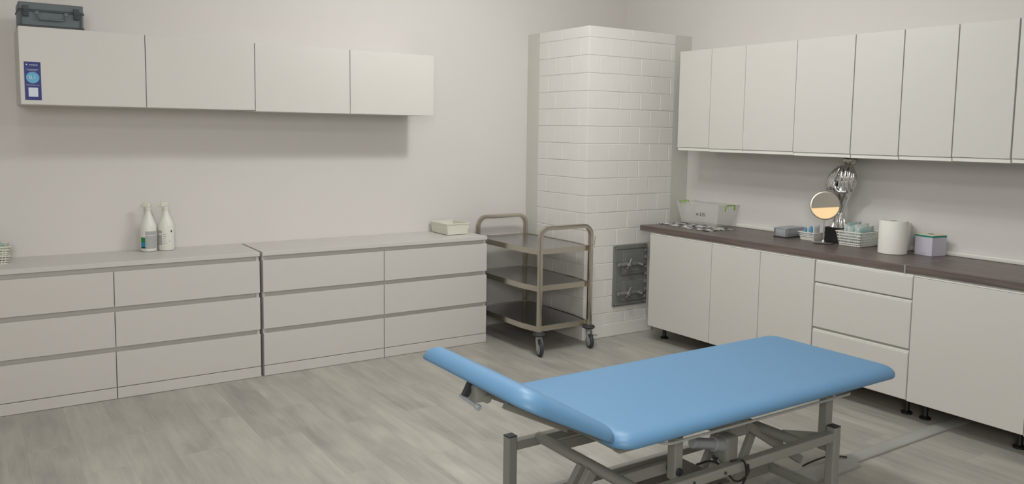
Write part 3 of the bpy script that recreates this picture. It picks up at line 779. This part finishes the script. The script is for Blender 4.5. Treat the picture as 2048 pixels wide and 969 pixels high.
obj('box_marking', bm, 'ink', t)
# silver box
t = thing('cash_box', 'flat silver metal box with dark edges beside the small blue-filled basket', 'metal box', (-.13, -1.865, ZW))
Rz = Matrix.Translation((-.135, -1.856, ZW+.001)) @ Matrix.Rotation(math.radians(4), 4, 'Z')
def lo(bm):
    bmesh.ops.transform(bm, matrix=Rz, verts=bm.verts); return bm
obj('box_body', lo(nb(-.105, .105, -.052, .052, .004, .060, bev=.006)), 'silver', t, smooth='auto')
obj('base_edge', lo(nb(-.107, .107, -.054, .054, 0, .007, bev=.002)), 'dark', t)
bm = bmesh.new()
for a in ((-.107, -.101, -.054, .054), (.101, .107, -.054, .054), (-.107, .107, -.054, -.048), (-.107, .107, .048, .054)): box(bm, *a, .056, .063, bev=.002)
obj('lid_edge', lo(bm), 'silver', t)
obj('lid_panel', lo(nb(-.085, .085, -.04, .04, .0602, .0625, bev=.001)), 'silver', t)
bm = nb(-.1085, -.105, -.048, -.040, .006, .056, bev=.001); box(bm, -.1085, -.105, .040, .048, .006, .056, bev=.001)
obj('corner_strip', lo(bm), 'board', t)
# packets
def packet(x, y, z, w_, h, lean, yaw, m, label, grp, name='sterile_packet'):
    J = random.Random(int((x+y+w_)*9999)); bm = bmesh.new(); n, k = 5, 5; g_ = []
    for i in range(n+1):
        row = []
        for j in range(k+1):
            u = (i/n-.5)*w_; v = j/k*h
            edge = 1-max(abs(2*i/n-1), abs(2*j/k-1))**2
            row.append((u, .001+.0048*edge+J.uniform(-.0006, .0006), v+(J.uniform(-.004, .004) if j == k else 0)))
        g_.append(row)
    F_ = [[bm.verts.new(p) for p in r] for r in g_]; B_ = [[bm.verts.new((p[0], -p[1], p[2])) for p in r] for r in g_]
    for i in range(n):
        for j in range(k):
            bm.faces.new((F_[i][j], F_[i+1][j], F_[i+1][j+1], F_[i][j+1])); bm.faces.new((B_[i][j], B_[i][j+1], B_[i+1][j+1], B_[i+1][j]))
    for i in range(n):
        bm.faces.new((F_[i][0], B_[i][0], B_[i+1][0], F_[i+1][0])); bm.faces.new((F_[i][k], F_[i+1][k], B_[i+1][k], B_[i][k]))
    for j in range(k):
        bm.faces.new((F_[0][j], F_[0][j+1], B_[0][j+1], B_[0][j])); bm.faces.new((F_[n][j], B_[n][j], B_[n][j+1], F_[n][j+1]))
    mx = Matrix.Translation((x, y, z)) @ Matrix.Rotation(yaw, 4, 'Z') @ Matrix.Rotation(lean, 4, 'X')
    bmesh.ops.transform(bm, matrix=mx, verts=bm.verts)
    solo(name, bm, m, label, 'packet', smooth=True, group=grp)
# small basket with blue sachets
basket(-.185, -.105, -2.085, -1.985, ZW, .048, 'small white basket of blue sachets between the silver box and the mirror', 'plastic', nz=4, nx=8, ny=8, flare=.010)
for k, (x, y, a, ya, m) in enumerate(((-.146, -2.002, 0, .0, 'pouchb'), (-.144, -2.024, .0, .05, 'pouchw'), (-.146, -2.046, .0, -.05, 'pouchb'), (-.143, -2.068, .0, .0, 'pouchw'))):
    packet(x, y, ZW+.008, .066, .070+.006*k, a, ya, m, 'blue and white sachet sticking out of the small basket', 'sachets in the small basket', 'sachet')
# white basket with sterile packets
basket(-.205, -.02, -2.425, -2.285, ZW, .088, 'white lattice basket full of sterile packets, left of the paper towel roll', 'plastic', nz=5, nx=14, ny=10, flare=.016)
for k in range(8):
    y = -2.301-k*.0148
    packet(-.112+.006*math.sin(k*2.3), y, ZW+.010, .150, .118+.012*math.sin(k*1.7), .03*math.sin(k*3.1), .05*math.sin(k*2.7), ('pouchw', 'pouchg', 'pouchw')[k % 3], 'white paper-and-film packet standing in the lattice basket by the paper roll', 'sterile packets in the lattice basket')
# round mirror on stand
MC = Vector((-.225, -2.182, 1.090)); Tg = Vector((-5.45, Y0, 1.78))
nrm = ((CAM-MC).normalized()+(Tg-MC).normalized()).normalized()
t = thing('table_mirror', 'round chrome table mirror on a thin stand, reflecting a warm glowing panel', 'mirror', (MC.x, MC.y, ZW))
bm = lathe(bmesh.new(), [(.083, -.006), (.090, -.005), (.092, 0), (.090, .005), (.083, .006)], MC, axis=nrm, seg=56); fr = obj('mirror_frame', bm, 'steel', t, smooth='auto')
bm = lathe(bmesh.new(), [(.0835, .0062), (.0835, .0068)], MC, axis=nrm, seg=56); obj('mirror_glass', bm, 'mirror', fr)
bm = tube(bmesh.new(), [MC+Vector((0, 0, -.088))-nrm*.004, (MC.x, MC.y, ZW+.01)], .004, 12); obj('stem', bm, 'chrome', t, smooth='auto')
obj('base_disc', lathe(bmesh.new(), [(.062, .001), (.066, .004), (.060, .009), (.012, .012), (.009, .022)], (MC.x, MC.y, ZW), seg=40), 'chrome', t, smooth='auto')
# chrome hands sculpture
t = thing('hands_sculpture', 'chrome sculpture of two upraised cupped hands on a black block behind the round mirror', 'sculpture', (-.10, -2.20, ZW))
obj('plinth_block', nb(-.150, -.045, -2.262, -2.135, ZW+.001, ZW+.098, bev=.003), 'black', t)
bm = bmesh.new(); sx_ = -.10
def limb(pts, r):
    pp = smooth(pts, 5); n = len(pp)-1; rr = []
    for i in range(n+1):
        u = i/n*(len(r)-1); k = min(int(u), len(r)-2); rr.append(r[k]+(r[k+1]-r[k])*(u-k))
    e = (pp[-1]-pp[-2]).normalized()          # rounded tip
    pp += [pp[-1]+e*rr[-1]*.5, pp[-1]+e*rr[-1]*.85]; rr += [rr[-1]*.8, rr[-1]*.4]
    tube(bm, pp, rr, 20)
limb([(sx_, -2.200, .945), (sx_, -2.198, .98), (sx_, -2.200, 1.04), (sx_, -2.212, 1.10), (sx_, -2.220, 1.15), (sx_, -2.222, 1.18)], [.050, .040, .032, .036, .050, .058])
for k in range(9):
    a = 2*math.pi*k/9; ca_, sa_ = math.cos(a), math.sin(a)
    limb([(sx_+.046*ca_, -2.2+.050*sa_, .944), (sx_+.036*ca_, -2.2+.038*sa_, .985), (sx_+.028*ca_, -2.2+.030*sa_, 1.04)], [.013, .009, .005])
HC = Vector((sx_, -2.222, 1.245))
e_ = bmesh.new(); bmesh.ops.create_icosphere(e_, subdivisions=4, radius=1)
for v in e_.verts:
    zc = v.co.z; tp = 1-.22*max(0, zc)-.12*max(0, -zc)
    v.co = Vector((HC.x+.034*v.co.x*tp, HC.y+.094*v.co.y*tp-.022*zc, HC.z+.108*zc))
merge(bm, e_)
def skin_x(y, z):
    zc = (z-HC.z)/.118; yy_ = (y-HC.y+.022*zc)/.104
    return HC.x-.040*math.sqrt(max(0, 1-zc*zc-yy_*yy_))
left_f = [((-2.212, 1.345), (-2.163, 1.205)), ((-2.192, 1.338), (-2.146, 1.192)), ((-2.172, 1.325), (-2.130, 1.190)), ((-2.156, 1.305), (-2.117, 1.205))]
right_f = [((-2.232, 1.335), (-2.222, 1.205)), ((-2.258, 1.345), (-2.248, 1.190)), ((-2.284, 1.338), (-2.272, 1.185)), ((-2.308, 1.315), (-2.296, 1.190))]
for grp in (left_f, right_f):
    for (ya, za), (yb_, zb_) in grp:
        pts = []
        for q in range(9):
            u = q/8; y = ya+(yb_-ya)*u; z = za+(zb_-za)*u
            pts.append((skin_x(y, z)-.004, y, z))
        limb(pts, [.005, .0085, .0100, .0104, .0108, .0112, .0116, .0120, .0125])
limb([(sx_-.034, -2.196, 1.175), (sx_-.052, -2.186, 1.205), (sx_-.050, -2.190, 1.240)], [.016, .013, .008])      # thumbs
limb([(sx_-.034, -2.236, 1.170), (sx_-.054, -2.214, 1.185), (sx_-.056, -2.200, 1.212)], [.016, .013, .008])
h = obj('cupped_hands', bm, 'chrome', t, smooth=True)
rm = h.modifiers.new('remesh', 'REMESH'); rm.mode = 'VOXEL'; rm.voxel_size = .0026; rm.use_smooth_shade = True
sm = h.modifiers.new('smooth', 'SMOOTH'); sm.iterations = 4; sm.factor = .5
bm = lathe(bmesh.new(), [(.004, -.036), (.022, -.033), (.038, -.020), (.046, -.004), (.046, .006), (.038, .014), (.012, .018)], (sx_+.0, -2.258, 1.378), seg=32)
obj('bowl', bm, 'steel', t, smooth='auto', label='dark steel disc held by the fingertips')
# paper towel rolls
def roll(x, y, label, sc=1):
    t = thing('paper_towel_roll', label, 'paper towel roll', (x, y, ZW), 'white paper towel rolls')
    prof = [(.022, .004), (.0765, .001), (.079, .004), (.079, .190), (.0765, .194), (.024, .194), (.021, .192), (.0205, .06)]
    prof = [(r*sc, h*sc) for r, h in prof]
    obj('paper', lathe(bmesh.new(), prof, (x, y, ZW), seg=56), 'paper', t, smooth='auto')
    obj('core_tube', lathe(bmesh.new(), [(.0203*sc, .01), (.0203*sc, .1928*sc), (.0185*sc, .1928*sc), (.0185*sc, .01)], (x, y, ZW), seg=32), 'board', t, smooth='auto')
roll(-.240, -2.657, 'white paper towel roll standing in front, between the lattice basket and the lilac box')
roll(-.078, -2.590, 'second smaller white paper roll, mostly hidden behind the front one', .88)
# carton
t = thing('carton', 'pale lilac cube carton with a cream lid and teal edge, right of the paper rolls', 'box', (-.11, -2.835, ZW))
Rz = Matrix.Translation((-.100, -2.805, ZW+.001)) @ Matrix.Rotation(math.radians(-10), 4, 'Z')
obj('carton_body', lo(nb(-.058, .058, -.058, .058, 0, .114, bev=.001)), 'lilac', t)
obj('tape', lo(nb(-.0588, .0588, -.0588, .0588, .107, .116, bev=.001)), 'teal', t)
obj('carton_lid', lo(nb(-.057, .057, -.057, .057, .1162, .120, bev=.001)), 'lid', t)
obj('opening', lo(lathe(bmesh.new(), [(.016, .1202), (.016, .1212), (.012, .1212)], (.005, .005, 0), seg=20)), 'dark', t)
obj('print_line', lo(nb(-.0592, -.0582, -.02, .015, .012, .016)), 'greylab', t)
# dark little pack behind the roll
t = thing('wipes_pack', 'small grey pack with a pale label, squeezed between paper roll and lilac carton', 'pack', (-.02, -2.70, ZW))
obj('pack_body', nb(-.034, -.008, -2.722, -2.694, ZW+.001, ZW+.100, bev=.006, seg=3), 'pouchg', t, smooth='auto')
obj('pack_base', nb(-.038, -.006, -2.726, -2.692, ZW+.001, ZW+.022, bev=.004), 'dark', t)
obj('pack_label', nb(-.0350, -.0342, -2.718, -2.698, ZW+.024, ZW+.055), 'lilac', t)
